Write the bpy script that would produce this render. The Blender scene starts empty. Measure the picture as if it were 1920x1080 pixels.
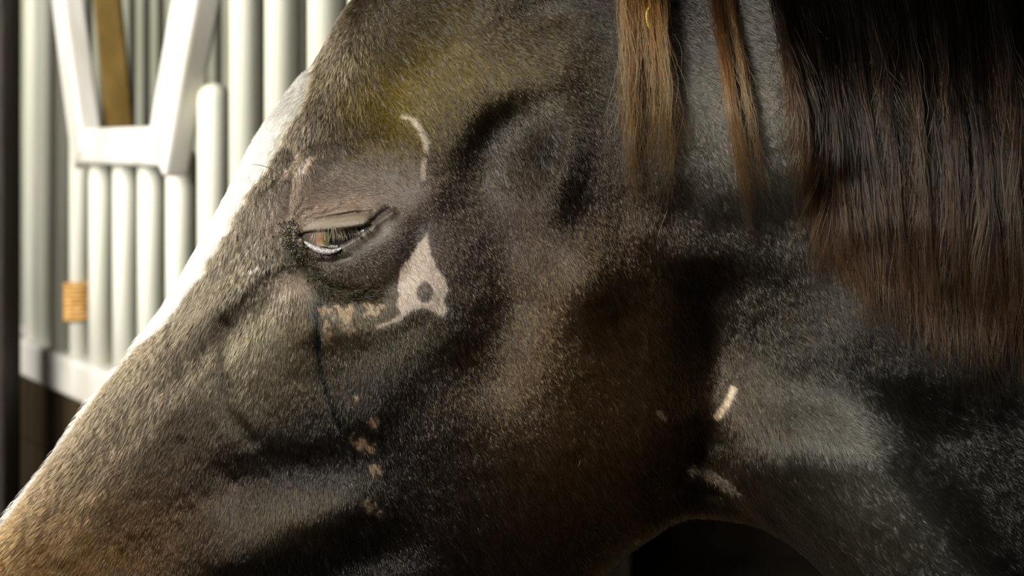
import bpy, math
import numpy as np
from mathutils import Vector

R = np.random.RandomState(7)
sc = bpy.context.scene
col = sc.collection

# ------------------------------------------------------------------ camera, light, exposure
F = 70.0 / 36.0 * 1920.0            # focal length in pixels of the 1920 wide frame
CAM_Y, CAM_Z = -1.05, 1.45          # camera distance from the horse's near cheek plane, eye height
HOR = 275.0                         # row of the horizon in the photograph
cam_d = bpy.data.cameras.new('camera')
cam_d.lens = 70.0
cam_d.sensor_width = 36.0
cam_d.shift_y = -(540.0 - HOR) / 1920.0
cam_d.clip_start = 0.02
cam_d.dof.use_dof = True
cam_d.dof.focus_distance = 1.075
cam_d.dof.aperture_fstop = 13.0
cam = bpy.data.objects.new('camera', cam_d)
cam.location = (0, CAM_Y, CAM_Z)
cam.rotation_euler = (math.pi / 2, 0, 0)
col.objects.link(cam)
sc.camera = cam

sc.view_settings.view_transform = 'Standard'
sc.view_settings.look = 'None'
sc.view_settings.gamma = 1.0
sc.view_settings.use_curve_mapping = False
sc.view_settings.exposure = 0.0
sc.cycles.max_bounces = 6
sc.cycles.diffuse_bounces = 2
sc.cycles.glossy_bounces = 3
sc.cycles.transmission_bounces = 4
sc.cycles.transparent_max_bounces = 8
sc.cycles.sample_clamp_indirect = 4.0

world = bpy.data.worlds.new('world')
sc.world = world
world.use_nodes = True
world.node_tree.nodes['Background'].inputs[0].default_value = (0.55, 0.7, 1.0, 1)
world.node_tree.nodes['Background'].inputs[1].default_value = 0.008


def area(name, loc, target, size, power, color, sy=None):
    d = bpy.data.lights.new(name, 'AREA')
    d.energy = power
    d.color = color
    d.size = size
    if sy:
        d.shape = 'RECTANGLE'
        d.size_y = sy
    o = bpy.data.objects.new(name, d)
    o.location = loc
    o.rotation_euler = (Vector(target) - Vector(loc)).to_track_quat('-Z', 'Y').to_euler()
    col.objects.link(o)
    return o


# daylight through the open stable door (upper left, beyond the horse's nose), skylight, and a lamp added to brighten the partition
area('daylight_from_stable_door', (-1.7, 1.1, 2.1), (-0.1, 0.1, 1.4), 0.8, 13, (1.0, 0.92, 0.78))
area('skylight_over_aisle', (-0.72, -1.15, 2.12), (0.0, 0.0, 1.36), 0.32, 11.5, (1.0, 0.97, 0.90), 0.5).data.spread = math.radians(95)
area('added_partition_light', (-2.2, 1.1, 2.2), (-0.8, 3.0, 1.3), 1.8, 135, (1.0, 0.97, 0.90))


# ------------------------------------------------------------------ helpers
def at(px, py, D):
    """point in the world that stands at distance D from the camera plane"""
    return ((px - 960.0) * D / F, D + CAM_Y, CAM_Z - (py - HOR) * D / F)


def proj(x, y, z):
    D = y - CAM_Y
    return 960.0 + x * F / D, HOR - (z - CAM_Z) * F / D


def tag(o, label=None, cat=None, group=None, kind=None):
    for k, v in (('label', label), ('category', cat), ('group', group), ('kind', kind)):
        if v:
            o[k] = v
    return o


def link(name, data, mat=None, parent=None):
    o = bpy.data.objects.new(name, data)
    if mat is not None:
        data.materials.append(mat)
    col.objects.link(o)
    if parent is not None:
        o.parent = parent
    return o


def mesh_from(name, verts, faces, smooth=True):
    me = bpy.data.meshes.new(name)
    me.from_pydata([tuple(v) for v in verts], [], [tuple(f) for f in faces])
    me.update()
    if smooth:
        me.polygons.foreach_set('use_smooth', np.ones(len(me.polygons), bool))
    return me


def grid_mesh(name, V, wrap_j=False):
    """V: (ni, nj, 3) -> quad mesh, fast"""
    ni, nj = V.shape[:2]
    idx = np.arange(ni * nj).reshape(ni, nj)
    if wrap_j:
        b = np.concatenate([idx, idx[:, :1]], 1)
    else:
        b = idx
    q = np.stack([b[:-1, :-1], b[1:, :-1], b[1:, 1:], b[:-1, 1:]], -1).reshape(-1, 4)
    me = bpy.data.meshes.new(name)
    me.vertices.add(ni * nj)
    me.vertices.foreach_set('co', V.reshape(-1).astype(np.float32))
    nf = len(q)
    me.loops.add(nf * 4)
    me.loops.foreach_set('vertex_index', q.reshape(-1).astype(np.int32))
    me.polygons.add(nf)
    me.polygons.foreach_set('loop_start', (np.arange(nf) * 4).astype(np.int32))
    me.polygons.foreach_set('use_smooth', np.ones(nf, bool))
    me.update(calc_edges=True)
    return me


def mat_new(name):
    m = bpy.data.materials.new(name)
    m.use_nodes = True
    nt = m.node_tree
    return m, nt, nt.nodes['Principled BSDF'], nt.nodes['Material Output']


def noise_rgb(nt, bsdf, c1, c2, scale=8.0, stretch=(1, 1, 1), detail=6, lo=0.35, hi=0.65, bump=0.0, bscale=None):
    tc = nt.nodes.new('ShaderNodeTexCoord')
    mp = nt.nodes.new('ShaderNodeMapping')
    mp.inputs['Scale'].default_value = stretch
    nt.links.new(tc.outputs['Object'], mp.inputs['Vector'])
    nz = nt.nodes.new('ShaderNodeTexNoise')
    nz.inputs['Scale'].default_value = scale
    nz.inputs['Detail'].default_value = detail
    nt.links.new(mp.outputs[0], nz.inputs['Vector'])
    cr = nt.nodes.new('ShaderNodeValToRGB')
    cr.color_ramp.elements[0].position = lo
    cr.color_ramp.elements[1].position = hi
    cr.color_ramp.elements[0].color = (*c1, 1)
    cr.color_ramp.elements[1].color = (*c2, 1)
    nt.links.new(nz.outputs['Fac'], cr.inputs['Fac'])
    nt.links.new(cr.outputs['Color'], bsdf.inputs['Base Color'])
    if bump:
        n2 = nt.nodes.new('ShaderNodeTexNoise')
        n2.inputs['Scale'].default_value = bscale or scale * 6
        nt.links.new(mp.outputs[0], n2.inputs['Vector'])
        bp = nt.nodes.new('ShaderNodeBump')
        bp.inputs['Strength'].default_value = bump
        bp.inputs['Distance'].default_value = 0.01
        nt.links.new(n2.outputs['Fac'], bp.inputs['Height'])
        nt.links.new(bp.outputs['Normal'], bsdf.inputs['Normal'])
    return cr


def simple(name, c1, c2, rough=0.6, **k):
    m, nt, b, _ = mat_new(name)
    b.inputs['Roughness'].default_value = rough
    noise_rgb(nt, b, c1, c2, **k)
    return m


# value noise for sculpting (periodic lattice, cubic smooth)
_lat = R.rand(256, 256)


def vnoise(x, y, s, seed=0):
    x = x / s + seed * 17.31
    y = y / s + seed * 9.77
    xi = np.floor(x).astype(int)
    yi = np.floor(y).astype(int)
    fx = x - xi
    fy = y - yi
    fx = fx * fx * (3 - 2 * fx)
    fy = fy * fy * (3 - 2 * fy)
    a = _lat[xi % 256, yi % 256]
    b = _lat[(xi + 1) % 256, yi % 256]
    c = _lat[xi % 256, (yi + 1) % 256]
    d = _lat[(xi + 1) % 256, (yi + 1) % 256]
    return (a * (1 - fx) + b * fx) * (1 - fy) + (c * (1 - fx) + d * fx) * fy


def fbm(x, y, s, seed=0, oct=3):
    t = 0.0
    w = 1.0
    tot = 0.0
    for k in range(oct):
        t = t + w * vnoise(x, y, s, seed + k * 3)
        tot += w
        w *= 0.5
        s *= 0.5
    return t / tot


def G(x, y, cx, cy, sx, sy, rot=0.0):
    """soft bump; rot in degrees, counter-clockwise with rows pointing down"""
    c, s = math.cos(math.radians(rot)), math.sin(math.radians(rot))
    dx, dy = x - cx, y - cy
    a = dx * c - dy * s
    b = dx * s + dy * c
    return np.exp(-0.5 * ((a / sx) ** 2 + (b / sy) ** 2))


def sdist(x, y, pts):
    """distance to a polyline"""
    best = np.full(np.shape(x), 1e9)
    for (ax, ay), (bx, by) in zip(pts[:-1], pts[1:]):
        ex, ey = bx - ax, by - ay
        t = np.clip(((x - ax) * ex + (y - ay) * ey) / (ex * ex + ey * ey + 1e-9), 0, 1)
        best = np.minimum(best, np.hypot(x - ax - t * ex, y - ay - t * ey))
    return best


def ST(x, y, pts, w):
    d = sdist(x, y, pts)
    return np.exp(-0.5 * (d / w) ** 2)


def spoly(x, y, pts):
    """signed distance to a polygon, positive inside"""
    p = list(pts) + [pts[0]]
    d = sdist(x, y, p)
    ins = np.zeros(np.shape(x), bool)
    for (ax, ay), (bx, by) in zip(p[:-1], p[1:]):
        cnd = ((ay > y) != (by > y)) & (x < (bx - ax) * (y - ay) / ((by - ay) if by != ay else 1e-9) + ax)
        ins ^= cnd
    return np.where(ins, d, -d)


def sm(a, b, t):
    t = np.clip((t - a) / (b - a), 0, 1)
    return t * t * (3 - 2 * t)


# ------------------------------------------------------------------ the horse: head and neck as one body
YC = 0.112                           # middle plane of the horse
DS = 1.135                           # distance at which the outline of head and neck is seen
# dorsal x,y  ventral x,y  half width, squareness of the upper and lower half of the section
ST_ = [
    (-335, 1590, -305, 1630, .006, .5, .5),
    (-350, 1500, -200, 1725, .036, .5, .5),
    (-255, 1340, 0, 1765, .050, .5, .5),
    (-120, 1150, 190, 1745, .047, .5, .5),
    (0, 975, 420, 1640, .049, .5, .5),
    (80, 866, 620, 1490, .053, .5, .5),
    (158, 757, 780, 1365, .060, .5, .45),
    (285, 603, 940, 1245, .072, .5, .42),
    (350, 500, 1050, 1155, .083, .5, .40),
    (424, 365, 1130, 1085, .092, .48, .38),
    (490, 245, 1190, 1035, .096, .46, .36),
    (585, 118, 1235, 1005, .096, .46, .36),
    (655, 0, 1266, 988, .092, .48, .38),
    (800, -160, 1305, 982, .088, .5, .42),
    (980, -230, 1360, 986, .084, .5, .5),
    (1160, -200, 1440, 1003, .080, .55, .5),
    (1350, -90, 1530, 1062, .080, .6, .5),
    (1550, -34, 1690, 1230, .084, .6, .5),
    (1900, -34, 2010, 1560, .094, .6, .5),
    (2400, -34, 2400, 1900, .110, .6, .5),
    (3000, 80, 2900, 2250, .140, .6, .5),
    (3500, 200, 3300, 2450, .175, .6, .5),
    (3680, 700, 3580, 2300, .120, .6, .5),
    (3740, 1300, 3720, 1500, .012, .6, .5),
]
ST_ = np.array(ST_, float)
NS = len(ST_)


def catmull(tab, u):
    """tab (n,k), u in 0..n-1"""
    n = len(tab)
    i = np.clip(np.floor(u).astype(int), 0, n - 2)
    t = (u - i)[:, None]
    p0 = tab[np.clip(i - 1, 0, n - 1)]
    p1 = tab[i]
    p2 = tab[i + 1]
    p3 = tab[np.clip(i + 2, 0, n - 1)]
    return 0.5 * ((2 * p1) + (-p0 + p2) * t + (2 * p0 - 5 * p1 + 4 * p2 - p3) * t ** 2 + (-p0 + 3 * p1 - 3 * p2 + p3) * t ** 3)


# u samples by wanted spacing
uu = np.linspace(0, NS - 1, 6000)
tb = catmull(ST_, uu)
midx = 0.5 * (tb[:, 0] + tb[:, 2])
midy = 0.5 * (tb[:, 1] + tb[:, 3])
step = np.hypot(np.gradient(0.6 * tb[:, 0] + 0.4 * tb[:, 2]), np.gradient(0.6 * tb[:, 1] + 0.4 * tb[:, 3]))
# wanted spacing in px
eye_u = np.interp(0, [0, 1], [9.9, 9.9])
want = 2.8 + 0 * uu
want = np.where(uu < 3.5, 9.0, want)
want = np.where(uu > 18.6, 12.0, want)
want = want / (1 + 1.9 * np.exp(-0.5 * ((uu - 9.6) / 0.9) ** 2))
dens = step / want
cum = np.concatenate([[0], np.cumsum(0.5 * (dens[1:] + dens[:-1]))])
NU = int(cum[-1])
US = np.interp(np.linspace(0, cum[-1], NU), cum, uu)
# v samples
vv = np.linspace(0, 1, 2000)
dv = 430 * (1 + 1.6 * np.exp(-0.5 * ((vv - 0.30) / 0.055) ** 2) + 0.4 * (vv < 0.12))
cv = np.concatenate([[0], np.cumsum(0.5 * (dv[1:] + dv[:-1]) / 2000)])
NV = int(cv[-1])
VN = np.interp(np.linspace(0, cv[-1], NV), cv, vv)
NF = 110
VF = np.linspace(1, 0, NF + 2)[1:-1]

APERT = [(566, 441), (578, 434), (600, 431), (622, 430), (645, 428), (668, 425), (690, 421), (702, 420),
         (692, 428), (676, 439), (655, 452), (637, 461), (620, 463), (600, 458), (582, 453), (570, 447)]


def sculpt(x, y):
    """height in mm outward, at picture coordinates of the smooth body"""
    S = np.zeros_like(x)
    g, s = (lambda *a: G(x, y, *a)), (lambda p, w: ST(x, y, p, w))
    # --- orbit and brow
    S += 9 * g(640, 420, 130, 95)
    S += 8 * g(640, 450, 82, 64, 10)
    S += 5.5 * s([(600, 300), (690, 262), (770, 290), (810, 350)], 34)
    S -= 2.0 * s([(556, 515), (620, 562), (700, 566), (765, 510), (785, 430)], 17)
    S += 3.0 * s([(600, 610), (700, 610), (790, 560)], 26)
    S -= 1.6 * s([(556, 292), (575, 272), (612, 262), (660, 268)], 5)
    S -= 2.6 * s([(548, 280), (546, 340), (540, 400)], 9)
    S += 2.0 * g(590, 315, 26, 16, 30)
    S += 5.0 * g(600, 225, 50, 40)
    # --- forehead and fossa behind the eye
    S += 5.0 * g(760, 130, 150, 80, -20)
    S -= 10.0 * g(932, 248, 64, 50, 38)
    S += 3.5 * s([(855, 262), (900, 205), (960, 165), (1040, 140)], 26)
    S += 10.0 * g(1042, 330, 34, 80, -10)
    S -= 6.5 * s([(905, 350), (935, 440), (955, 560), (915, 700)], 44)
    S += 12.0 * g(1090, 525, 50, 58)
    S -= 3.0 * g(1130, 110, 40, 90)
    S -= 5.0 * g(990, 30, 60, 30, 20)
    # --- cheek, facial crest, nose
    S += 5 * g(1100, 790, 200, 190)
    S += 4.0 * s([(820, 620), (740, 700), (690, 770)], 38)
    S -= 3.6 * s([(655, 868), (590, 878), (520, 884), (440, 905)], 34)
    S -= 2.0 * s([(420, 905), (330, 960), (250, 1060)], 34)
    S += 5.0 * s([(640, 950), (540, 985), (440, 1040)], 34)
    S -= 5.0 * s([(740, 1030), (650, 1065), (570, 1120)], 36)
    S += 4.0 * s([(560, 590), (500, 690), (500, 790)], 45)
    S -= 2.2 * s([(425, 610), (418, 690), (430, 770), (470, 820)], 12)
    S -= 2.0 * s([(572, 505), (505, 560), (440, 604), (390, 655), (335, 705)], 20)
    S += 2.0 * s([(500, 480), (440, 545), (380, 610)], 20)
    S -= 1.2 * s([(601, 575), (597, 640), (603, 715), (632, 795)], 5)
    S += 2.5 * s([(330, 760), (220, 900), (140, 1010)], 30)
    S += 2.6 * g(553, 543, 22, 18)
    # --- jaw edge and throat groove
    S -= 14 * s([(1345, 560), (1338, 690), (1320, 830), (1290, 950)], 44)
    S += 3 * s([(1215, 430), (1330, 500), (1440, 590), (1480, 660)], 26)
    S -= 15 * g(1430, 680, 130, 85)
    S -= 9 * g(1430, 550, 120, 75)
    S -= 5 * g(1375, 690, 45, 70)
    # --- parotid region, wing of the atlas
    S += 17 * g(1440, 215, 92, 140, 12)
    S += 5 * g(1290, 200, 70, 120)
    S -= 5 * s([(1285, 400), (1350, 425), (1450, 430), (1540, 405)], 40)
    S -= 6 * s([(1560, 60), (1590, 200), (1600, 330)], 50)
    # --- neck muscles
    # neck muscle: swells from the lower left and drops sharply to the groove on its upper right
    edge = [(1380, 725), (1480, 735), (1550, 770), (1640, 860), (1740, 985), (1850, 1130), (1960, 1290)]
    de = sdist(x, y, edge)
    ex_ = np.interp(y, [p[1] for p in edge], [p[0] for p in edge])
    lo = x < ex_
    up = sm(715, 890, y + 0.15 * (x - 1400)) * sm(1395, 1500, x + 0.3 * (y - 760))
    side_l = 21 * np.exp(-0.5 * (de / 110) ** 2) - 1.5 * np.exp(-de / 10)
    side_r = 19.5 - 37 * sm(-30, 125, de) + 37 * sm(-30, 125, 0.0)
    side_r = np.where(de > 125, (19.5 - 37 + 37 * sm(-30, 125, 0.0)) * np.exp(-0.5 * ((de - 125) / 120) ** 2), side_r)
    S += np.where(lo, side_l, side_r) * up
    S -= 14 * s([(1325, 860), (1395, 975), (1490, 1110)], 40)
    S += 6 * s([(1300, 893), (1365, 922), (1420, 962), (1480, 1022)], 8)
    S += 13 * s([(1600, 620), (1760, 730), (1900, 880), (2050, 1050)], 80)
    # --- small forms of skin and muscle
    S += 1.5 * (fbm(x, y, 150, 1, 2) - 0.5) * 2
    S += 0.3 * (fbm(x, y, 28, 5, 2) - 0.5) * 2
    nosev = sm(620, 380, x) * sm(200, 330, y)
    S += 0.6 * nosev * (fbm(x * 1.0, y * 0.6, 16, 9, 2) - 0.5) * 2
    S += 1.3 * (G(x, y, 495, 520, 45, 45)) * (fbm(x, y, 9, 12, 2) - 0.5) * 2
    # --- lids
    S += 4.0 * s([(576, 428), (610, 421), (650, 415), (692, 410)], 9)
    S += 1.6 * s([(584, 407), (625, 396), (668, 392)], 6)
    S -= 1.9 * s([(580, 417), (592, 409), (625, 405), (660, 399), (700, 396)], 2.6)
    S -= 1.5 * s([(578, 410), (590, 402), (612, 398), (640, 386), (652, 382)], 2.4)
    S -= 1.1 * s([(562, 408), (572, 395), (590, 390)], 2.2)
    S -= 1.0 * s([(556, 400), (566, 384), (570, 374)], 2.2)
    S -= 0.8 * s([(612, 398), (622, 385), (632, 378)], 2.0)
    S -= 0.9 * s([(640, 404), (670, 396), (700, 402)], 2.4)
    S -= 3.2 * s([(696, 421), (706, 411), (716, 402), (728, 392)], 4.2)
    S += 1.6 * s([(708, 418), (722, 406), (738, 398)], 5)
    S += 2.0 * s([(572, 460), (600, 472), (622, 474), (650, 464), (680, 447), (705, 428)], 6)
    S -= 0.9 * s([(590, 483), (625, 488), (660, 478)], 3.5)
    S -= 1.5 * s([(560, 470), (580, 500), (610, 530), (650, 545)], 7)
    # wrinkles of the brow towards the blaze
    S -= 2.0 * s([(505, 352), (522, 338), (538, 318)], 3.5)
    S += 1.6 * s([(520, 350), (536, 335), (545, 318)], 5)
    S -= 1.4 * s([(488, 360), (505, 350)], 3)
    S += 1.0 * s([(440, 560), (470, 528), (530, 485)], 7) * (0.4 + fbm(x, y, 12, 3, 1))
    d = spoly(x, y, APERT)
    S += 0.9 * np.exp(-0.5 * ((d + 4) / 2.6) ** 2)
    S -= 19.0 * sm(-0.8, 5.0, d)
    return S


def body_points(us, vs):
    """-> world xyz of near side (len(us), len(vs), 3), picture coords of it"""
    T = catmull(ST_, us)
    Dp = np.array([at(a, b, DS) for a, b in T[:, :2]])
    Vp = np.array([at(a, b, DS) for a, b in T[:, 2:4]])
    v = vs[None, :]
    f = 0.5 * (1 - np.cos(np.pi * v))
    x = Dp[:, 0:1] * (1 - f) + Vp[:, 0:1] * f
    z = Dp[:, 2:3] * (1 - f) + Vp[:, 2:3] * f
    p = T[:, 5:6] * (1 - v) + T[:, 6:7] * v
    sn = np.maximum(np.sin(np.pi * v), 0)
    h = T[:, 4:5] * sn ** (2 * p)
    # thickness: sin(v)^(2p) against the cosine spread gives an ellipse at p = .5
    px, py = proj(x, YC - h, z)
    S = sculpt(px, py) * 0.001
    # muzzle: nostril and mouth line
    S = S - 0.016 * G(px, py, -195, 1450, 38, 26, 60) - 0.004 * ST(px, py, [(-290, 1640), (-120, 1650), (40, 1600)], 9)
    S = S + 0.006 * G(px, py, -165, 1430, 60, 50)
    mask = np.clip(sn * 2.4, 0, 1) * sm(0.0, 0.02, T[:, 4:5])
    y = YC - h - S * mask
    return x, y, z, px, py


xn, yn, zn, pxn, pyn = body_points(US, VN)
xf, yf, zf, pxf, pyf = body_points(US, VF)
V = np.stack([np.concatenate([xn, xf], 1), np.concatenate([yn, 2 * YC - yf], 1), np.concatenate([zn, zf], 1)], -1)
PX = np.concatenate([pxn, pxf], 1)
PY = np.concatenate([pyn, pyf], 1)

DORS = [(-345, 1520), (-255, 1340), (-120, 1150), (0, 978), (80, 868), (160, 760), (287, 606), (352, 503), (425, 370), (492, 250),
        (587, 120)]
BRAND = [(802, 436), (808, 470), (820, 500), (836, 520), (840, 545), (834, 565), (843, 580), (833, 594), (812, 584),
         (795, 577), (770, 583), (757, 592), (755, 600), (738, 606), (720, 614), (700, 620), (708, 606), (735, 598), (752, 584),
         (742, 568), (748, 555), (745, 530), (750, 505), (770, 480), (785, 455)]


def paint(x, y, n=1.0):
    """coat colour (own colours, plus some light and shade put in), linear rgb"""
    shp = np.shape(x)
    C = np.empty(shp + (3,))
    C[...] = (0.012, 0.0095, 0.008)
    jx = x + 26 * (fbm(x, y, 40, 20, 2) - 0.5)
    jy = y + 26 * (fbm(x, y, 40, 23, 2) - 0.5)

    def mix(m, c):
        m = np.clip(m, 0, 1)[..., None]
        C[...] = C * (1 - m) + np.array(c) * m

    g = lambda *a: G(jx, jy, *a)
    mix(0.9 * g(1150, 760, 190, 230), (0.085, 0.042, 0.013))
    mix(0.8 * g(1440, 230, 110, 130), (0.20, 0.185, 0.15))  # lit patch over the atlas, its light put into the colour
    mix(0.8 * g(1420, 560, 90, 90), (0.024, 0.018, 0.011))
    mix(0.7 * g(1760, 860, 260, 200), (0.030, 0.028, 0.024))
    mix(0.9 * g(1630, 910, 150, 75, -48), (0.13, 0.125, 0.10))  # lit neck ridge painted lighter
    mix(0.9 * sm(560, 380, jx + 0.2 * (jy - 600)), (0.044, 0.031, 0.016))
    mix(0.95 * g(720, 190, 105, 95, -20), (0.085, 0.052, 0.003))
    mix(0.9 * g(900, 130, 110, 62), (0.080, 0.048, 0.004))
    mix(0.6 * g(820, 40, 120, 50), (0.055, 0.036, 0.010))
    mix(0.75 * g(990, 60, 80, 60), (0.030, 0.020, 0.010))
    mix(0.8 * g(620, 270, 60, 26), (0.06, 0.040, 0.014))
    mix(0.85 * g(660, 340, 130, 40), (0.065, 0.043, 0.021))
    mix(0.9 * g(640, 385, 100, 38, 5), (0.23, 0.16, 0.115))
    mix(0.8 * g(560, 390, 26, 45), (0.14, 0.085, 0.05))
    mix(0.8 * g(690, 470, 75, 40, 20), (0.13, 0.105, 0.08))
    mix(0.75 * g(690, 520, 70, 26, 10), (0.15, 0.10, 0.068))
    mix(0.7 * g(850, 440, 70, 70), (0.075, 0.048, 0.036))
    mix(0.85 * g(540, 640, 70, 120, -25), (0.120, 0.090, 0.045))
    mix(0.75 * g(650, 600, 80, 40), (0.110, 0.080, 0.034))
    mix(0.55 * g(720, 640, 60, 30), (0.070, 0.058, 0.032))
    mix(0.8 * g(550, 545, 30, 26), (0.32, 0.22, 0.14))
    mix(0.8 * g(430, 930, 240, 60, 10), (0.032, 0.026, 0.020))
    mix(0.8 * g(600, 870, 90, 34), (0.016, 0.013, 0.011))  # shade of the hollow below the crest painted in
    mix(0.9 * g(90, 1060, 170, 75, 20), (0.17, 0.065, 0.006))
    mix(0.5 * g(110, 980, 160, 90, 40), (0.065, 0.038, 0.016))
    mix(0.7 * g(540, 985, 80, 36, 10), (0.075, 0.055, 0.026))  # lit band under the hollow, lightened in the colour
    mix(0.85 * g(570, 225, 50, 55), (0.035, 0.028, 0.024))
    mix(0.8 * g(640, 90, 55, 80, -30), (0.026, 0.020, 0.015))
    mix(0.6 * g(935, 240, 70, 50, 38), (0.012, 0.010, 0.009))  # shade in the fossa painted into the coat
    # darker, tufted strip beside the blaze; brow crease shaded in the colour
    dz = sdist(jx, jy, DORS)
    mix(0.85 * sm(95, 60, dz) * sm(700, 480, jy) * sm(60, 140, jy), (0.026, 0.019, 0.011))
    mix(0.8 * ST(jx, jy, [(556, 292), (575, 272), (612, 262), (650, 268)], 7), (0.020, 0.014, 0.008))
    # lids: tan band over the lashes, grey lower lid
    mix(0.9 * ST(x, y, [(585, 421), (615, 415), (655, 408), (690, 404)], 7), (0.24, 0.20, 0.145))
    mix(0.85 * ST(x, y, [(650, 470), (690, 452), (725, 432)], 13), (0.22, 0.20, 0.17))
    mix(0.8 * ST(x, y, [(700, 412), (716, 396), (735, 390)], 9), (0.07, 0.058, 0.05))
    for wl in ([(578, 410), (592, 401), (615, 397), (642, 386)], [(562, 408), (573, 394), (588, 388)], [(557, 400), (567, 384), (571, 374)],
               [(583, 417), (597, 408), (630, 403), (664, 397), (700, 396)]):
        mix(0.55 * ST(x, y, wl, 1.6), (0.04, 0.026, 0.018))  # lid creases darkened in the colour, as shade in the folds
    # dirty wet hair under the eye, tear line
    k = fbm(x, y, 7, 30, 2)
    mix(0.95 * ST(jx, jy, [(556, 470), (585, 510), (620, 545), (680, 556)], 13), (0.030, 0.024, 0.010))
    mix(0.9 * ST(jx, jy, [(600, 560), (597, 640)], 10), (0.022, 0.024, 0.024))
    mix(0.95 * ST(x, y, [(597, 640), (603, 715), (634, 800)], 5), (0.006, 0.006, 0.006))
    # dried mud flakes
    for cx, cy, sx, sy, rr in ((616, 612, 9, 26, 0), (652, 606, 10, 16, 20), (640, 585, 30, 12, 0), (700, 790, 8, 9, 0), (682, 832, 20, 11, -35),
                               (693, 950, 20, 8, -40), (700, 880, 14, 8, -30), (700, 572, 16, 12, -20), (668, 745, 6, 6, 0)):
        mix(sm(0.50, 0.62, k + 0.45 * (G(x, y, cx, cy, sx, sy, rr) - 0.5)) * sm(.25, .5, G(x, y, cx, cy, sx * 1.2, sy * 1.2, rr)), (0.36, 0.25, 0.15))
    # freeze mark, small white scars and a painted shiny spot
    jag = 5 * (fbm(x, y, 6, 40, 2) - 0.5)
    d = spoly(x, y, BRAND) + jag
    mb = sm(-1.5, 3.0, d)
    d2 = np.hypot((x - 797) / 15.0, (y - 546) / 19.0)
    mb = mb * (1 - 0.92 * sm(1.15, 0.85, d2 + 0.02 * jag))
    mix(0.96 * mb, (0.46, 0.38, 0.31))

    def scar_or_shine(pts, w, c=(0.46, 0.38, 0.29), k=0.95):
        dd = sdist(x, y, pts) + 0.5 * jag
        mix(k * sm(w + 1.2, w - 1.2, dd), c)

    scar_or_shine([(755, 220), (768, 221), (780, 231)], 4.5)
    scar_or_shine([(775, 227), (788, 245), (797, 265), (799, 282)], 5.5)
    scar_or_shine([(796, 303), (794, 318), (795, 333)], 5.5, (0.36, 0.28, 0.20))
    scar_or_shine([(588, 297), (580, 308), (574, 322)], 4.5, (0.40, 0.29, 0.22))
    scar_or_shine([(566, 287), (560, 296)], 2.5, (0.30, 0.2, 0.13))
    scar_or_shine([(1236, 774), (1246, 786)], 4.5, (0.55, 0.47, 0.36))
    scar_or_shine([(1382, 738), (1370, 764), (1352, 790)], 6.5, (0.85, 0.70, 0.50))
    scar_or_shine([(1197, 1016), (1194, 1022)], 3, (0.5, 0.42, 0.33))
    scar_or_shine([(1386, 738), (1376, 752)], 2.5, (0.9, 0.8, 0.6))
    scar_or_shine([(560, 492), (512, 500)], 0.6, (0.4, 0.3, 0.25), 0.5)
    scar_or_shine([(474, 512), (487, 503)], 2.5, (0.6, 0.5, 0.45), 0.7)  # shiny spot on the wrinkles, its gloss put into the colour
    scar_or_shine([(534, 335), (538, 320)], 3.5, (0.5, 0.4, 0.36), 0.8)
    # blaze down the front of the face
    dd = sdist(x, y, DORS)
    wid = np.interp(y, [100, 125, 180, 240, 300, 370, 450, 520, 580, 635, 650, 800, 980, 1300, 1500],
                    [0, 14, 32, 41, 44, 39, 34, 30, 25, 14, 7, 6, 6, 10, 12])
    b = sm(4, -4, dd - wid + 16 * (fbm(x, y, 22, 50, 3) - 0.5) * sm(650, 560, y))
    b = b * sm(110, 135, y + 0.25 * (x - 590))
    mix(b, (0.72, 0.67, 0.53))
    return C


def vcol(me, C, name='coat_colour'):
    a = me.color_attributes.new(name, 'FLOAT_COLOR', 'POINT')
    buf = np.ones((len(me.vertices), 4), np.float32)
    buf[:, :3] = C.reshape(-1, 3)
    a.data.foreach_set('color', buf.reshape(-1))


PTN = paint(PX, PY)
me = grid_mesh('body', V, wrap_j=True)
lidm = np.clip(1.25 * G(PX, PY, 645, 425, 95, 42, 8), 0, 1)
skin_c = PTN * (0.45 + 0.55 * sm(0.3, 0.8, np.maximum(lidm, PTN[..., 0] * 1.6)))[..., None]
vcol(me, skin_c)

# skin material: colour attribute, slightly glossy, fine bump
m_skin, nt, bs, _o = mat_new('horse_skin')
at_n = nt.nodes.new('ShaderNodeAttribute')
at_n.attribute_name = 'coat_colour'
hs = nt.nodes.new('ShaderNodeMixRGB')
hs.blend_type = 'MULTIPLY'
hs.inputs[0].default_value = 1.0
hs.inputs[2].default_value = (0.75, 0.72, 0.70, 1)
nt.links.new(at_n.outputs['Color'], hs.inputs[1])
nt.links.new(hs.outputs[0], bs.inputs['Base Color'])
bs.inputs['Roughness'].default_value = 0.55
bs.inputs['Specular IOR Level'].default_value = 0.5
tcn = nt.nodes.new('ShaderNodeTexCoord')
nz = nt.nodes.new('ShaderNodeTexNoise')
nz.inputs['Scale'].default_value = 700
nz.inputs['Detail'].default_value = 3
nt.links.new(tcn.outputs['Object'], nz.inputs['Vector'])
bp = nt.nodes.new('ShaderNodeBump')
bp.inputs['Strength'].default_value = 0.5
bp.inputs['Distance'].default_value = 0.0006
nt.links.new(nz.outputs['Fac'], bp.inputs['Height'])
nt.links.new(bp.outputs['Normal'], bs.inputs['Normal'])

horse = bpy.data.objects.new('horse', None)
horse.location = (0, 0, 0)
col.objects.link(horse)
tag(horse, 'dark brown horse with a white blaze, half-closed eye and pale freeze mark on its cheek', 'horse')
body = link('body', me, m_skin, horse)

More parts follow.
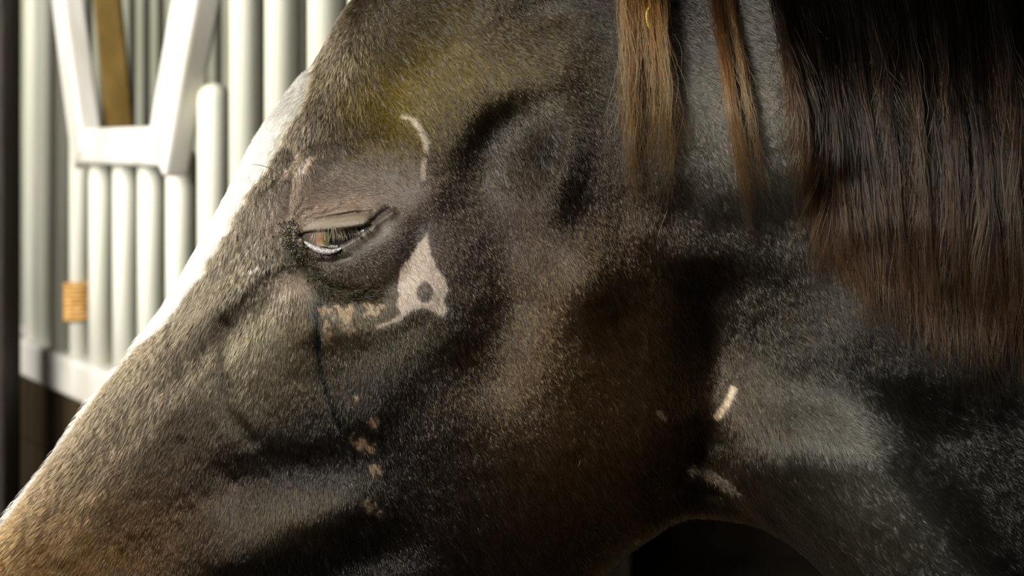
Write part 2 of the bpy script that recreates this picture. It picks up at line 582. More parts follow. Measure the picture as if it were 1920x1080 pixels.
# normals of the body grid (outward)
Vw = np.concatenate([V[:, -1:], V, V[:, :1]], 1)
du = np.gradient(V, axis=0)
dvv = (Vw[:, 2:] - Vw[:, :-2])
N = np.cross(du, dvv)
N /= np.linalg.norm(N, axis=-1, keepdims=True) + 1e-12
# outward means -y on the near side
sgn = np.sign(np.median((-N[..., 1])[:, NV // 3: 2 * NV // 3]))
N *= sgn
me_check = me.polygons[(NU // 2) * (NV + NF) + NV // 2].normal.y
if me_check > 0:
    me.flip_normals()

# height lookup of the near side (px -> world point), 4 px cells
GX0, GY0, CELL = -300, -400, 4
GW, GH = 860, 460
hy = np.full((GH, GW), np.nan)
npx, npy = proj(V[:, :NV, 0], V[:, :NV, 1], V[:, :NV, 2])
ii = ((npy - GY0) / CELL).astype(int)
jj = ((npx - GX0) / CELL).astype(int)
ok = (ii >= 0) & (ii < GH) & (jj >= 0) & (jj < GW)
order = np.argsort(-V[:, :NV, 1][ok])
hy[ii[ok][order], jj[ok][order]] = V[:, :NV, 1][ok][order]
for _ in range(60):          # fill holes outward
    bad = np.isnan(hy)
    if not bad.any():
        break
    pad = np.pad(hy, 1, constant_values=np.nan)
    st = np.stack([pad[:-2, 1:-1], pad[2:, 1:-1], pad[1:-1, :-2], pad[1:-1, 2:]])
    cnt = (~np.isnan(st)).sum(0)
    mean = np.where(cnt > 0, np.nansum(st, 0) / np.maximum(cnt, 1), np.nan)
    hy[bad] = mean[bad]
hy = np.where(np.isnan(hy), YC, hy)


def hsurf(px, py):
    fx = np.clip((np.asarray(px, float) - GX0) / CELL, 0, GW - 2.001)
    fy = np.clip((np.asarray(py, float) - GY0) / CELL, 0, GH - 2.001)
    i, j = fy.astype(int), fx.astype(int)
    a, b = fy - i, fx - j
    return (hy[i, j] * (1 - a) * (1 - b) + hy[i + 1, j] * a * (1 - b) + hy[i, j + 1] * (1 - a) * b + hy[i + 1, j + 1] * a * b)


def on_skin(px, py, off=0.0):
    y = hsurf(px, py) - off
    D = y - CAM_Y
    return np.stack([(px - 960.0) * D / F, y, CAM_Z - (py - HOR) * D / F], -1)


# ------------------------------------------------------------------ hair
def hair_object(name, P, rad, tint, mat, parent):
    """P (n, k, 3); rad (n,) root radius or (n,k); tint (n,3)"""
    n, k = P.shape[:2]
    hc = bpy.data.hair_curves.new(name)
    hc.add_curves([k] * n)
    hc.attributes['position'].data.foreach_set('vector', P.reshape(-1).astype(np.float32))
    ra = hc.attributes.new('radius', 'FLOAT', 'POINT')
    if rad.ndim == 1:
        prof = np.array([1.0] * (k - 1) + [0.25])
        rad = rad[:, None] * prof[None, :]
    ra.data.foreach_set('value', rad.reshape(-1).astype(np.float32))
    ta = hc.attributes.new('tint', 'FLOAT_COLOR', 'CURVE' if tint.ndim == 2 else 'POINT')
    tint = tint.reshape(-1, 3)
    tb_ = np.ones((len(tint), 4), np.float32)
    tb_[:, :3] = tint
    ta.data.foreach_set('color', tb_.reshape(-1))
    return link(name, hc, mat, parent)


def hair_mat(name, rough=0.32, ior=1.55):
    m, nt, b, out = mat_new(name)
    a = nt.nodes.new('ShaderNodeAttribute')
    a.attribute_name = 'tint'
    h = nt.nodes.new('ShaderNodeBsdfHairPrincipled')
    h.model = 'CHIANG'
    h.parametrization = 'COLOR'
    h.inputs['Roughness'].default_value = rough
    h.inputs['Radial Roughness'].default_value = 0.45
    h.inputs['IOR'].default_value = ior
    nt.links.new(a.outputs['Color'], h.inputs['Color'])
    nt.links.new(h.outputs[0], out.inputs['Surface'])
    nt.nodes.remove(b)
    return m


m_fur = hair_mat('coat_hair', 0.11, 1.36)
m_mane = hair_mat('mane_hair', 0.2, 1.30)


def flow(x, y):
    """angle of the lie of the coat, degrees, rows pointing down: 90 = straight down"""
    ax = np.array([-200, 100, 330, 560, 760, 950, 1200, 1500, 1900])
    an = np.array([128, 122, 106, 88, 62, 58, 60, 52, 44])
    a = np.interp(x, ax, an)
    a = a + 14 * (fbm(x, y, 160, 60, 2) - 0.5) * 2
    a = a - 14 * sm(320, 80, y) * sm(600, 760, x)
    # around the eye: hair sweeps backwards along the lids
    w = np.clip(1.2 * G(x, y, 660, 400, 110, 80), 0, 1)
    tang = np.where(y < 435, 12 + 0.12 * (x - 640), 28.0)
    a = a * (1 - w) + tang * w
    return a


# pick roots on the near side
fa = npx[:-1, :-1]
fb = npy[:-1, :-1]
e1 = V[1:, :NV - 1] - V[:-1, :NV - 1]
e2 = V[:-1, 1:NV] - V[:-1, :NV - 1]
areaq = np.linalg.norm(np.cross(e1, e2), axis=-1)
bx, by = PX[:-1, :NV - 1], PY[:-1, :NV - 1]
outd = np.maximum(np.maximum(-60 - fa, fa - 1980), np.maximum(-60 - fb, fb - 1140))
w = 0.22 + 0.78 * sm(260, 0, outd)
w = w * np.where((fa < -700) | (fa > 2900), 0.5, 1)
lid = np.clip(1.1 * G(bx, by, 645, 425, 80, 34, 8), 0, 1)
w = w * (1 - 0.95 * sm(0.3, 0.75, lid))
dap = spoly(bx, by, APERT)
w = np.where(dap > -6, 0, w)
w = w * (1 - 0.5 * G(bx, by, 553, 543, 22, 18))
w = w * areaq
NH = 640000
cw = np.cumsum(w.reshape(-1))
pick = np.searchsorted(cw, R.rand(NH) * cw[-1])
pi, pj = pick // w.shape[1], pick % w.shape[1]
r1, r2 = R.rand(NH, 1), R.rand(NH, 1)
root = V[pi, pj] + r1 * e1[pi, pj] + r2 * e2[pi, pj]
nor = N[pi, pj]
rx, ry = bx[pi, pj], by[pi, pj]
ang = np.radians(flow(rx, ry) + R.normal(0, 10, NH))
# clumping wobble
ang = ang + np.radians(22) * (vnoise(rx, ry, 9, 70) - 0.5)
dirv = np.stack([np.cos(ang), np.zeros(NH), -np.sin(ang)], -1)
# hair on the front of the face lies down the nose
tanv = dirv - nor * (dirv * nor).sum(-1, keepdims=True)
tanv /= np.linalg.norm(tanv, axis=-1, keepdims=True) + 1e-9
Lh = 0.0058 * (0.7 + 0.6 * R.rand(NH))
hl = Lh * F / 1.08 * 0.45
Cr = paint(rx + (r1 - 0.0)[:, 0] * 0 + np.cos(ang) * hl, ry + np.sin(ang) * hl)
white = sm(0.4, 0.7, Cr[:, 0]) * (rx < 640)
Lh = Lh * (1 + 0.5 * white + 0.35 * G(rx, ry, 640, 160, 90, 110) + 0.35 * sm(1250, 1500, rx))
Lh = Lh * (1 - 0.45 * np.clip(1.2 * G(rx, ry, 660, 430, 130, 90), 0, 1))
lift = (0.06 + 0.30 * R.rand(NH) + 0.15 * white)[:, None]
L = Lh[:, None]
side = np.cross(tanv, nor)
bend = (R.normal(0, 0.10, NH))[:, None]
P0 = root - nor * 0.0004
P1 = root + tanv * L * 0.5 + nor * L * lift * 0.62 + side * L * bend * 0.3
P2 = root + tanv * L + nor * L * lift * 0.75 + side * L * bend
P = np.stack([P0, P1, P2], 1)
rad = 0.000072 + 0.00010 * sm(0, 260, outd[pi, pj])
rad = rad * (0.8 + 0.5 * R.rand(NH))
bright = np.exp(R.normal(0, 0.55, NH))[:, None]
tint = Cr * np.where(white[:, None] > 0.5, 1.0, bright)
# single golden hairs on the cheek, glints put into their tint
gold = (R.rand(NH) < 0.28 * np.clip(G(rx, ry, 1120, 760, 230, 240) + 0.6 * G(rx, ry, 800, 130, 200, 100), 0, 1))
tint[gold] = tint[gold] * 0.4 + np.array([0.36, 0.18, 0.05])
tint = np.clip(tint, 0.002, 0.95)
coat = hair_object('coat', P, rad, tint, m_fur, horse)
tag(coat, kind='stuff')

# ------------------------------------------------------------------ eye
exy = (637, 443)
ysk = float(np.median([hsurf(600, 480), hsurf(650, 476), hsurf(640, 412)]))
EB = np.array([0.0238, 0.0125, 0.0150])
ec = np.array(at(exy[0] + 9, exy[1], ysk + 0.0035 + EB[1] - CAM_Y))
nt_, np_ = 96, 128
th = np.linspace(0.001, math.pi - 0.001, nt_)
ph = np.linspace(0, 2 * math.pi, np_, endpoint=False)
TH, PHI = np.meshgrid(th, ph, indexing='ij')
# pole towards the camera (-y)
ex = np.sin(TH) * np.cos(PHI)
ez = np.sin(TH) * np.sin(PHI)
ey = -np.cos(TH)
EV = np.stack([ex * EB[0], ey * EB[1], ez * EB[2]], -1) + ec
eme = grid_mesh('eyeball', EV, wrap_j=True)
m_eye, nt, bs, _o = mat_new('eyeball_wet')
a_ = nt.nodes.new('ShaderNodeAttribute')
a_.attribute_name = 'coat_colour'
nt.links.new(a_.outputs['Color'], bs.inputs['Base Color'])
bs.inputs['Roughness'].default_value = 0.08
bs.inputs['Coat Weight'].default_value = 1.0
bs.inputs['Coat Roughness'].default_value = 0.02
ex_, ey_ = proj(EV[..., 0], EV[..., 1], EV[..., 2])
EC = np.empty(EV.shape)
EC[...] = (0.010, 0.008, 0.010)


def emix(m, c):
    m = np.clip(m, 0, 1)[..., None]
    EC[...] = EC * (1 - m) + np.array(c) * m


emix(sm(622, 606, ex_ + 4 * (vnoise(ex_, ey_, 8, 2) - .5)), (0.17, 0.17, 0.06))  # yellow-green reflection put into the eyeball colour
emix(sm(608, 600, ex_), (0.30, 0.20, 0.12))
emix(G(ex_, ey_, 600, 449, 5, 5), (0.26, 0.10, 0.05))
emix(sm(596, 590, ex_), (0.12, 0.09, 0.08))
emix(sm(583, 576, ex_), (0.08, 0.06, 0.05))
vcol(eme, EC)
eyeball = link('eyeball', eme, m_eye, horse)
tag(eyeball, 'wet dark eyeball with painted greenish reflection under the half-closed lids')


# wet lower rim of the lid
def tube(pts, r, sides=10):
    pts = np.array(pts, float)
    k = len(pts)
    t = np.gradient(pts, axis=0)
    t /= np.linalg.norm(t, axis=1, keepdims=True) + 1e-12
    up = np.tile(np.array([0, -1.0, 0.15]), (k, 1))
    a = np.cross(t, up)
    a /= np.linalg.norm(a, axis=1, keepdims=True) + 1e-12
    b = np.cross(a, t)
    r = np.broadcast_to(np.asarray(r, float), (k,))
    th = np.linspace(0, 2 * math.pi, sides, endpoint=False)
    return pts[:, None] + r[:, None, None] * (np.cos(th)[None, :, None] * a[:, None] + np.sin(th)[None, :, None] * b[:, None])


def polyline(pts, n):
    pts = np.array(pts, float)
    u = np.linspace(0, len(pts) - 1, n)
    return catmull(pts, u)


m_rim, nt, bs, _o = mat_new('wet_lid_rim')
bs.inputs['Roughness'].default_value = 0.18
bs.inputs['Coat Weight'].default_value = 0.6
noise_rgb(nt, bs, (0.10, 0.09, 0.09), (0.45, 0.42, 0.41), scale=900, bump=0.3, bscale=1500)
rp = polyline([(571, 453), (584, 462), (602, 470), (622, 472), (640, 466)], 40)
rim = tube(on_skin(rp[:, 0], rp[:, 1], 0.0006), 0.0016 * np.sin(np.linspace(0.25, 2.9, 40)) + 0.0002)
o = link('lower_eyelid_rim', grid_mesh('lower_eyelid_rim', rim, True), m_rim, horse)
tag(o, 'pale wet rim of the lower lid')
m_catchlight, nt, bs, _o = mat_new('catchlight_strip')  # glossy bluish strip added as the catchlight of the eye
bs.inputs['Base Color'].default_value = (0.20, 0.22, 0.27, 1)
bs.inputs['Roughness'].default_value = 0.12
bs.inputs['Coat Weight'].default_value = 1.0
rp = polyline([(664, 441), (676, 436), (688, 429), (698, 423)], 30)
o = link('catchlight_strip', grid_mesh('catchlight_strip', tube(on_skin(rp[:, 0], rp[:, 1], 0.0) * [1, 0, 1] + np.array([0, 1, 0]) * (ysk + 0.0028), 0.0013 * np.sin(np.linspace(0.2, 2.9, 30)) + 0.0001), True), m_catchlight, horse)
tag(o, 'glossy strip added as a catchlight in the outer corner of the eye')
# third eyelid / folds inside the rim
for q in range(2):
    rp = polyline([(588 + 3 * q, 452 + 3 * q), (602, 457 + 2.6 * q), (620, 461 + 2.4 * q), (634, 461 + 2 * q)], 30)
    pts = on_skin(rp[:, 0], rp[:, 1], -0.0002)
    yy = float(ysk)
    o = link('eyelid_fold', grid_mesh('eyelid_fold', tube(pts, 0.00045), True), m_rim, horse)


def strands(n, k, fn):
    P = np.zeros((n, k, 3))
    for i in range(n):
        P[i] = fn(i)
    return P


# lashes hang from the upper lid over the eyeball
def lash(i):
    t = R.rand()
    x0 = 588 + 96 * t
    y0 = 428 - 6 * t + R.normal(0, 1.2)
    ln = 26 + 12 * R.rand() * (1 - 0.5 * t)
    ln *= np.interp(x0, [585, 600, 650, 684], [0.7, 1.0, 0.95, 0.5])
    lean = 3 + 10 * (x0 - 625) / 60 + R.normal(0, 3) - 4 * (x0 < 605)
    s = np.linspace(0, 1, 5)
    y_root = ysk - 0.0005
    off = 0.0002 + 0.0050 * np.sin(s * 1.9)
    X = x0 + lean * s ** 1.5
    Y = y0 + ln * s
    D = y_root - off - CAM_Y
    return np.stack([(X - 960) * D / F, D + CAM_Y, CAM_Z - (Y - HOR) * D / F], -1)


NL = 70
tl = np.clip(np.array([0.20, 0.15, 0.07]) * np.exp(R.normal(0, 0.35, (NL, 1))), 0.01, 0.8)
tl[R.rand(NL) < 0.55] = (0.03, 0.022, 0.015)
hair_object('eyelashes', strands(NL, 5, lash), np.full(NL, 0.00016), tl, m_mane, horse)


# crusted secretion at the inner corner of the eye
def crumbs(n, fn):
    vs, fs = [], []
    for i in range(n):
        (cx, cy), rr, off = fn(i)
        c = on_skin(np.array([cx]), np.array([cy]), off)[0]
        a = R.rand(6) * 0.7 + 0.6
        b = len(vs)
        axes = np.linalg.qr(R.normal(size=(3, 3)))[0]
        for k, (ax, sg) in enumerate(((0, 1), (0, -1), (1, 1), (1, -1), (2, 1), (2, -1))):
            vs.append(c + axes[ax] * sg * rr * a[k])
        for f in ((0, 2, 4), (2, 1, 4), (1, 3, 4), (3, 0, 4), (2, 0, 5), (1, 2, 5), (3, 1, 5), (0, 3, 5)):
            fs.append([b + q for q in f])
    return vs, fs


def crumb_fn(i):
    t = R.rand()
    if t < 0.45:
        c = (R.normal(546, 9), R.normal(438, 15))
        r = 0.0002 + 0.0006 * R.rand() ** 2
    elif t < 0.62:
        c = (R.normal(566, 9), R.normal(452, 7))
        r = 0.0002 + 0.0006 * R.rand()
    else:
        q = R.rand()
        pl = polyline([(560, 475), (580, 505), (605, 535), (640, 550), (672, 552)], 50)[int(q * 49)]
        c = (pl[0] + R.normal(0, 7), pl[1] + R.normal(0, 6))
        r = 0.00025 + 0.0005 * R.rand()
    return c, r, 0.0002 + 0.0022 * R.rand() * math.exp(-((c[0] - 550) / 30) ** 2)


vs, fs = crumbs(1900, crumb_fn)
m_crust = simple('dried_secretion', (0.016, 0.013, 0.007), (0.26, 0.21, 0.12), 0.3, scale=380, lo=0.50, hi=0.70)
o = link('eye_crust', mesh_from('eye_crust', vs, fs, True), m_crust, horse)
tag(o, 'dark crust in the inner corner of the eye', kind='stuff')


# short matted dark hairs along the tear groove
def matted(i):
    q = R.rand()
    pl = polyline([(545, 425), (548, 455), (566, 485), (590, 518), (625, 545), (672, 553), (700, 552)], 60)[int(q * 59)]
    x0, y0 = pl[0] + R.normal(0, 7), pl[1] + R.normal(0, 7)
    a = math.radians(R.normal(60, 40) if q < 0.6 else R.normal(10, 25))
    s = np.linspace(0, 1, 4)
    ln = 10 + 14 * R.rand()
    X = x0 + math.cos(a) * ln * s + R.normal(0, 1.5) * s * s
    Y = y0 + math.sin(a) * ln * s
    return on_skin(X, Y, 0.0004 + 0.0016 * np.sin(s * 2.4) * R.rand())


NM = 900
tm = np.array([0.03, 0.024, 0.011]) * np.exp(R.normal(0, 0.6, (NM, 1)))
tag(hair_object('matted_hair', strands(NM, 4, matted), np.full(NM, 0.00012), np.clip(tm, .004, .5), m_mane, horse), kind='stuff')


# a few long feeler hairs over the brow and under the eye
def feeler(i):
    x0, y0, x1, y1, b = [(545, 345, 470, 308, -10), (548, 342, 492, 330, 4), (640, 540, 643, 500, 3), (652, 545, 655, 498, -2),
                         (140, 1030, 160, 940, 8), (1185, 60, 1160, 150, 8), (820, 330, 800, 290, 3)][i]
    s = np.linspace(0, 1, 8)
    X = x0 + (x1 - x0) * s
    Y = y0 + (y1 - y0) * s + b * np.sin(s * math.pi)
    base = hsurf(x0, y0)
    yy = base - 0.012 * s
    D = yy - CAM_Y
    return np.stack([(X - 960) * D / F, yy, CAM_Z - (Y - HOR) * D / F], -1)


hair_object('whiskers', strands(7, 8, feeler), np.full(7, 0.00016), np.tile([0.02, 0.015, 0.012], (7, 1)), m_mane, horse)


# ------------------------------------------------------------------ mane
def mane_strands(n, root_fn, tip_fn, k=14, lift0=0.010, lift1=0.004, wav=5.0, clump=24, fly=0.05, spr=5.0, short=0.55, ex=1.15):
    P = np.zeros((n, k, 3))
    s = np.linspace(0, 1, k)
    nc = max(2, n // clump)
    ccol = np.exp(R.normal(0, 0.45, nc))
    mane_strands.cl = np.ones(n)
    cr = R.rand(nc)
    cph = R.rand(nc) * 6.28
    cam_ = R.normal(0, 1, nc)
    ctip = R.normal(0, 1, nc)
    cdep = R.rand(nc)
    cln = R.rand(nc)
    cfr = 4 + 7 * R.rand(nc)
    crl = 1.5 + 4.5 * R.rand(nc)
    for i in range(n):
        c = R.randint(nc)
        rt = root_fn(cr[c] + R.normal(0, 0.5 / nc))
        tp = tip_fn(cr[c], ctip[c])
        spread = R.normal(0, spr)
        ln = 1.0 - short * (0.5 * R.rand() ** 2.2 + 0.5 * cln[c]) + 0.08 * R.normal()
        wave = wav * cam_[c] * np.sin(s * cfr[c] + cph[c]) * s + wav * 0.3 * R.normal() * np.sin(s * (9 + 8 * R.rand()) + R.rand() * 6) * s + crl[c] * np.sin(s * (22 + 16 * R.rand()) + R.rand() * 6) * s
        X = rt[0] + (tp[0] - rt[0]) * s ** ex * ln + spread * (1.0 - 0.6 * np.sin(s * 3.1)) + wave
        Y = rt[1] + (tp[1] - rt[1]) * s * ln
        if R.rand() < fly:
            X = X + R.normal(0, 30) * s ** (1 + 2 * R.rand()) + 8 * R.normal() * np.sin(s * 9 + R.rand() * 6)
            Y = Y - abs(R.normal(0, 22)) * s ** 3
        off = lift1 + (lift0 - lift1) * cdep[c] + 0.003 * R.rand()
        P[i] = on_skin(X, Y, 0.002 + off * np.sin(0.35 + s * 2.4))
        mane_strands.cl[i] = ccol[c]
    return P


def mane_tint(n, k, red, dark, g0=0.2, g1=0.9, pale=0.06):
    """dark roots hold shade as well as colour, bleached reddish towards the tips"""
    s = np.linspace(0, 1, k)[None, :]
    st = R.normal(0, 0.22, (n, 1))
    m = np.clip((s + st - g0) / (g1 - g0), 0, 1)[..., None]
    own = np.where(R.rand(n) < 0.3, 0.25, 1.0)[:, None, None]
    m = m * own
    t = np.array(dark) * (1 - m) + np.array(red) * m
    t = t * np.exp(R.normal(0, 0.35, (n, 1, 1))) * mane_strands.cl[:, None, None]
    bl = R.rand(n) < pale
    t[bl] *= 1.9
    return np.clip(t, 0.003, 0.8)


# two loose locks
def lock(root_c, root_w, tips, n, red, **k):
    P = mane_strands(n, lambda u: (root_c[0] + (np.clip(u, -.1, 1.1) - 0.5) * root_w, root_c[1]),
                     lambda u, g: (tips[0] + (u - 0.5) * tips[2] + 7 * g, tips[1] + 26 * g), **k)
    t = mane_tint(n, P.shape[1], red, (0.030, 0.015, 0.008), 0.1, 0.6)
    return hair_object('mane_lock', P, np.full(n, 0.00012), t, m_mane, horse)


lock((1195, -170), 90, (1222, 410, 84), 330, (0.44, 0.14, 0.038), lift0=0.022, lift1=0.006, wav=10, fly=0.25, clump=9, spr=6, k=26)
lock((1350, -60), 36, (1424, 420, 56), 170, (0.38, 0.125, 0.04), lift0=0.014, lift1=0.005, wav=6, fly=0.10, clump=12, spr=7, k=26)


def mroot(u):
    u = float(np.clip(u, -0.02, 1.02))
    x = 1425 + 1575 * u
    return (x, np.interp(x, [1400, 1550, 2400, 3000], [-110, -24, -26, 90]))


def mtip(u, g):
    x = 1425 + 1575 * u
    return (np.interp(x, [1425, 1470, 1590, 1830, 2330, 3000], [1530, 1570, 1680, 1890, 2370, 3010]) + 12 * g,
            np.interp(x, [1400, 1440, 1530, 1630, 1830, 2330, 3000], [400, 520, 600, 660, 720, 760, 700]) + 36 * g)


NM = 15500
P = mane_strands(NM, mroot, mtip, k=28, lift0=0.018, lift1=0.002, wav=17, clump=26, fly=0.12, spr=8, short=0.6, ex=0.68)
t = mane_tint(NM, 28, (0.21, 0.095, 0.042), (0.008, 0.006, 0.005), 0.50, 1.0)  # near-black root tint also holds the shade over the upper mane
tag(hair_object('mane', P, np.full(NM, 0.00013), t, m_mane, horse), kind='stuff')


# ears (above the frame) and far ear
def ear(yside):
    k, s = 26, 20
    base = np.array(at(1010, -215, DS))
    base[1] = YC + yside * 0.050
    pts = []
    for a in range(k):
        t = a / (k - 1)
        c = base + np.array([0.045 * t + 0.01 * math.sin(t * 3), yside * 0.03 * t, 0.17 * t - 0.03])
        wdt = 0.030 * (math.sin(min(1, t * 1.15 + 0.22) * math.pi) ** 0.8) + 0.0006
        ring = []
        for b in range(s):
            p = 2 * math.pi * b / s
            inn = 0.55 if math.cos(p) > 0 and t > 0.25 else 1.0   # hollow side
            ring.append(c + np.array([-wdt * 0.5 * math.cos(p) * inn, wdt * 0.9 * math.sin(p), 0]))
        pts.append(ring)
    A = np.array(pts)
    m = grid_mesh('ear', A, True)
    Cc = np.empty(A.shape)
    Cc[...] = (0.02, 0.016, 0.014)
    vcol(m, Cc)
    return link('ear', m, m_skin, horse)


ear(-1)
ear(1)

# a stalk of hay caught in the lock
m_hay = simple('hay', (0.42, 0.36, 0.06), (0.62, 0.52, 0.12), 0.5, scale=200)
hp = polyline([(1224, -30), (1221, 8), (1213, 22), (1214, 44), (1220, 56)], 24)
hb = hsurf(hp[:, 0], hp[:, 1]) - 0.020
D = hb - CAM_Y
pts = np.stack([(hp[:, 0] - 960) * D / F, hb, CAM_Z - (hp[:, 1] - HOR) * D / F], -1)
o = link('hay_stalk', grid_mesh('hay_stalk', tube(pts, 0.0007 * np.linspace(1.2, 0.6, 24)), True), m_hay)
tag(o, "yellow-green stalk of hay caught in the horse's reddish mane lock", 'hay')

# ------------------------------------------------------------------ stable
PA = np.array([-1.097, 4.45])
PB = np.array([-0.748, 3.75])
pd = (PB - PA) / np.linalg.norm(PB - PA)          # along the partition (world x, distance D)
ND = np.array([pd[1], -pd[0]])                    # away from the camera side normal


def along(px):
    """parameter t (m) on the partition line where column px falls"""
    k = (px - 960) / F
    return (k * PA[1] - PA[0]) / (pd[0] - k * pd[1])


def ppos(t, off=0.0):
    q = PA + pd * t
    n = np.array([-pd[1], pd[0]])
    q = q + n * off
    return q[0], q[1] + CAM_Y


def zat(py, px):
    t = along(px)
    D = (PA + pd * t)[1]
    return CAM_Z - (py - HOR) * D / F


ROT = math.atan2(pd[1], pd[0])


def box_mesh(name, L, Wd, H, bevel=0.004):
    import bmesh
    bm = bmesh.new()
    bmesh.ops.create_cube(bm, size=1.0)
    for v in bm.verts:
        v.co.x *= L
        v.co.y *= Wd
        v.co.z *= H
    if bevel:
        bmesh.ops.bevel(bm, geom=bm.edges[:], offset=bevel, segments=3, affect='EDGES', profile=0.5)
    m = bpy.data.meshes.new(name)
    bm.to_mesh(m)
    bm.free()
    return m


def pole_mesh(name, r, H, sides=24, dome=True):
    rings = [(0.0, r * 0.0), (0.0, r)]
    rings += [(H, r)]
    if dome:
        rings += [(H + r * math.sin(a), r * math.cos(a)) for a in (0.4, 0.8, 1.2, 1.5)]
    rings.append((rings[-1][0], 0.0))
    A = np.zeros((len(rings), sides, 3))
    th = np.linspace(0, 2 * math.pi, sides, endpoint=False)
    for i, (z, q) in enumerate(rings):
        A[i, :, 0] = q * np.cos(th)
        A[i, :, 1] = q * np.sin(th)
        A[i, :, 2] = z
    return grid_mesh(name, A, True)


m_white = simple('chipped_white_paint', (0.58, 0.54, 0.46), (0.76, 0.74, 0.70), 0.45, scale=5, stretch=(3, 3, 1), lo=.3, hi=.6)
m_bar = simple('galvanised_white_bar', (0.62, 0.63, 0.47), (0.86, 0.85, 0.75), 0.4, scale=4, stretch=(5, 5, .4), lo=.3, hi=.6)
m_wood = simple('dark_stained_boards', (0.016, 0.010, 0.003), (0.040, 0.024, 0.007), 0.6, scale=6, stretch=(4, 4, .5), bump=.3)
m_ochre = simple('weathered_ochre_plank', (0.26, 0.15, 0.008), (0.46, 0.28, 0.05), 0.6, scale=22, stretch=(1, 1, .6))
m_rust = simple('rusty_orange_twine', (0.40, 0.20, 0.04), (0.60, 0.36, 0.12), 0.7, scale=60)
m_grey = simple('grey_painted_panel', (0.25, 0.25, 0.21), (0.33, 0.33, 0.28), 0.6, scale=5)

grille = bpy.data.objects.new('stall_grille', None)
gx, gy = ppos(along(215))
grille.location = (gx, gy, 0)
grille.rotation_euler = (0, 0, ROT)
col.objects.link(grille)
tag(grille, 'white barred stall partition with a V-shaped opening behind the horse', 'stall partition')
T0 = along(215)


def gput(name, mesh, mat, t, z, off=0.0, tilt=0.0):
    o = link(name, mesh, mat, grille)
    o.location = (t - T0, off, z)
    o.rotation_euler = (0, tilt, 0)
    return o


z_rt = zat(690, 215)
z_rb = zat(748, 165)
T_L, T_R = along(36), along(760)
railH = z_rt - z_rb
gput('bottom_rail', box_mesh('bottom_rail', T_R - T_L, 0.07, railH, 0.012), m_white, (T_L + T_R) / 2, z_rt - railH / 2)
gput('top_rail', box_mesh('top_rail', T_R - T_L, 0.07, 0.09), m_white, (T_L + T_R) / 2, 2.25)
# yoke
z_y1, z_y0 = zat(238, 280), zat(310, 280)
tL, tR = along(180), along(370)
gput('yoke_rail', box_mesh('yoke_rail', tR - tL, 0.045, z_y1 - z_y0, 0.01), m_white, (tL + tR) / 2, (z_y1 + z_y0) / 2, -0.03)


def slanted(name, px0, py0, px1, py1, wd, off, mat=None, th=0.045):
    t0, t1 = along(px0), along(px1)
    za, zb = zat(py0, px0), zat(py1, px1)
    a, b = np.array([t0, za]), np.array([t1, zb])
    e = (b - a)
    ln = np.linalg.norm(e)
    ext = 0.25
    a2 = a - e / ln * ext * 1.0
    mid = (a2 + b) / 2
    m = box_mesh(name, wd, th, ln + ext, 0.008)
    tilt = math.atan2(e[0], e[1])
    return gput(name, m, mat or m_white, mid[0], mid[1], off, tilt)


slanted('yoke_side', 160, 0, 200, 300, 0.085, -0.035)
slanted('yoke_side', 407, 0, 352, 300, 0.115, -0.035)
# bars, low ones under the yoke and full ones beside it
LOW = {190: 245, 236: 300, 284: 300, 338: 300, 401: 182}
rad_b = 0.0236
for i, px in enumerate((66, 90, 118, 151, 192, 238, 286, 340, 401, 462, 530, 612, 690)):
    t = along(px)
    top = {151: 75, 192: 260, 238: 300, 286: 300, 340: 300, 401: 185}.get(px)
    z1 = zat(top, px) if top else 2.22
    o = gput('bar', pole_mesh('bar', rad_b * (0.96 if px == 151 else 1.12 if px > 130 else 1.0), z1 - z_rt + 0.01), m_bar, t, z_rt - 0.01, 0.0)

# twine knotted round one bar
t = along(151)
z0, z1 = zat(602, 151), zat(530, 151)
A = []
for k in range(60):
    u = k / 59
    a = u * 2 * math.pi * 9
    A.append((0.0300 * math.cos(a), 0.0300 * math.sin(a), u * (z1 - z0)))
tw = grid_mesh('twine_wrap', tube(np.array(polyline(A, 400)), 0.0052), True)
bx_, by_ = ppos(t)
o = link('twine_wrap', tw, m_rust)
o.location = (bx_, by_, z0)
tag(o, 'rust-orange baling twine wound round a white stall bar above the bottom rail', 'twine')

# wooden lower wall under the rail and the post at the end of the partition
low = bpy.data.objects.new('stall_board_wall', None)
col.objects.link(low)
low.location = (gx, gy, 0)
low.rotation_euler = (0, 0, ROT)
tag(low, 'dark brown board wall carrying the white barred partition', 'board wall')
nb = 7
hh = z_rb / nb
for k in range(nb):
    o = link('board', box_mesh('board', T_R - T_L, 0.05, hh - 0.004, 0.003), m_wood, low)
    o.location = ((T_L + T_R) / 2 - T0, 0, hh * (k + 0.5))
cx_, cy_, _z = at(-36, 0, 3.95)
o = link('timber_post', box_mesh('timber_post', 0.13, 0.13, 3.0, 0.008), simple('dark_timber', (0.008, 0.004, 0.0015), (0.018, 0.009, 0.003), 0.7, scale=6, stretch=(4, 4, .5), bump=.3))
o.location = (cx_, cy_, 1.5)
tag(o, 'dark brown timber post at the far left end of the white stall bars', 'post')

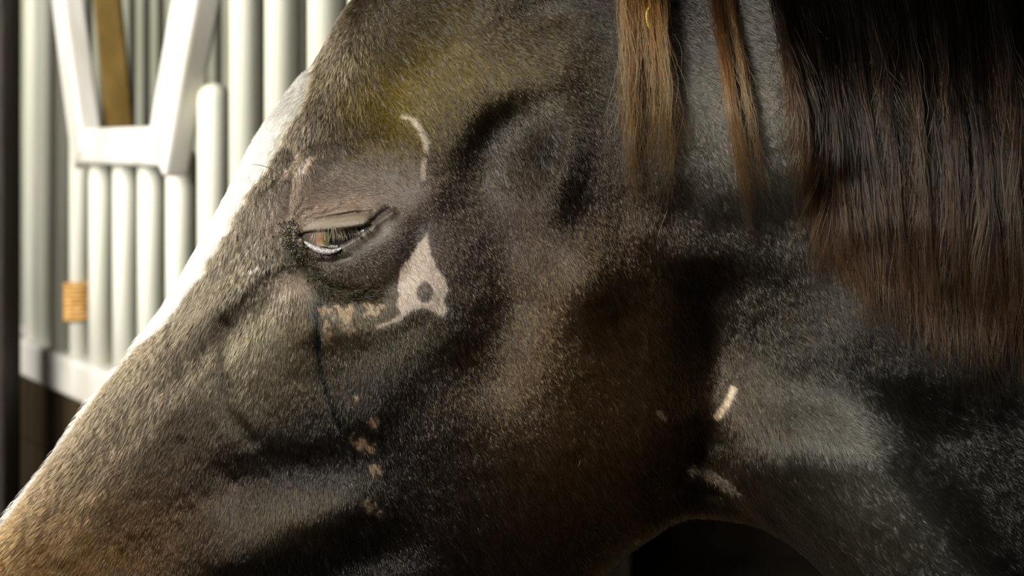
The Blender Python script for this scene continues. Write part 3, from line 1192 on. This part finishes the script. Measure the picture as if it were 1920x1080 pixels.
# second grille, farther back, and what stands before it
g2 = bpy.data.objects.new('stall_grille', None)
col.objects.link(g2)
y2 = 4.3 + 0.55
g2.location = (-1.0, y2, 0)
tag(g2, 'pale barred partition of the next stall, seen through the V-shaped opening', 'stall partition')
D2 = y2 - CAM_Y
for i, px in enumerate(range(20, 900, 27)):
    x = (px - 960) * D2 / F
    o = link('bar', pole_mesh('bar', 0.0135, 1.6), m_bar, g2)
    o.location = (x + 1.0, 0, 0.9)
for zz in (0.88, 2.5):
    o = link('rail', box_mesh('rail', 2.4, 0.06, 0.08), m_white, g2)
    o.location = (0.15, 0, zz)
o = link('panel', box_mesh('panel', 2.4, 0.03, 0.84), m_wood, g2)
o.location = (0.15, 0, 0.42)
o = link('back_panel', box_mesh('back_panel', 2.4, 0.02, 1.6), m_grey, g2)
o.location = (0.15, 0.06, 1.7)

# ochre plank leaning in the gap
D3 = 4.55
a = np.array(at(186, -160, D3))
b = np.array(at(235, 330, D3))
pl = link('leaning_plank', box_mesh('leaning_plank', 52 * D3 / F, 0.03, np.linalg.norm(a - b) * 3.2, 0.003), m_ochre)
e = (a - b) / np.linalg.norm(a - b)
base_z = 0.0
k = b[2] / e[2]
foot = b - e * k
ln = np.linalg.norm(a - b) + k
pl.data = box_mesh('leaning_plank', 50 * D3 / F, 0.03, ln, 0.003)
pl.data.materials.append(m_ochre)
c = foot + e * ln / 2
pl.location = tuple(c)
pl.rotation_euler = (0, math.atan2(e[0], e[2]), 0)
tag(pl, 'ochre weathered plank leaning behind the left side of the V-shaped opening', 'plank')


def slab(name, loc, dim, mat):
    o = link(name, box_mesh(name, *dim, 0), mat)
    o.location = loc
    o['kind'] = 'structure'
    return o


m_floor = simple('stable_floor', (0.05, 0.038, 0.024), (0.11, 0.085, 0.055), 0.85, scale=5, bump=.4)
m_wall = simple('dark_stable_wall', (0.022, 0.013, 0.005), (0.045, 0.026, 0.010), 0.8, scale=3, stretch=(1, 1, 4), bump=.3)
slab('floor', (0, 1.5, -0.05), (9, 9, 0.1), m_floor)
slab('ceiling', (0, 1.5, 3.15), (9, 9, 0.1), m_wall)
slab('wall_back', (0, 6.05, 1.55), (9, 0.1, 3.1), m_wall)
slab('wall_left', (-4.55, 1.5, 1.55), (0.1, 9, 3.1), m_wall)
slab('wall_right', (4.55, 1.5, 1.55), (0.1, 9, 3.1), m_wall)
slab('wall_front', (0, -3.05, 1.55), (9, 0.1, 3.1), m_wall)
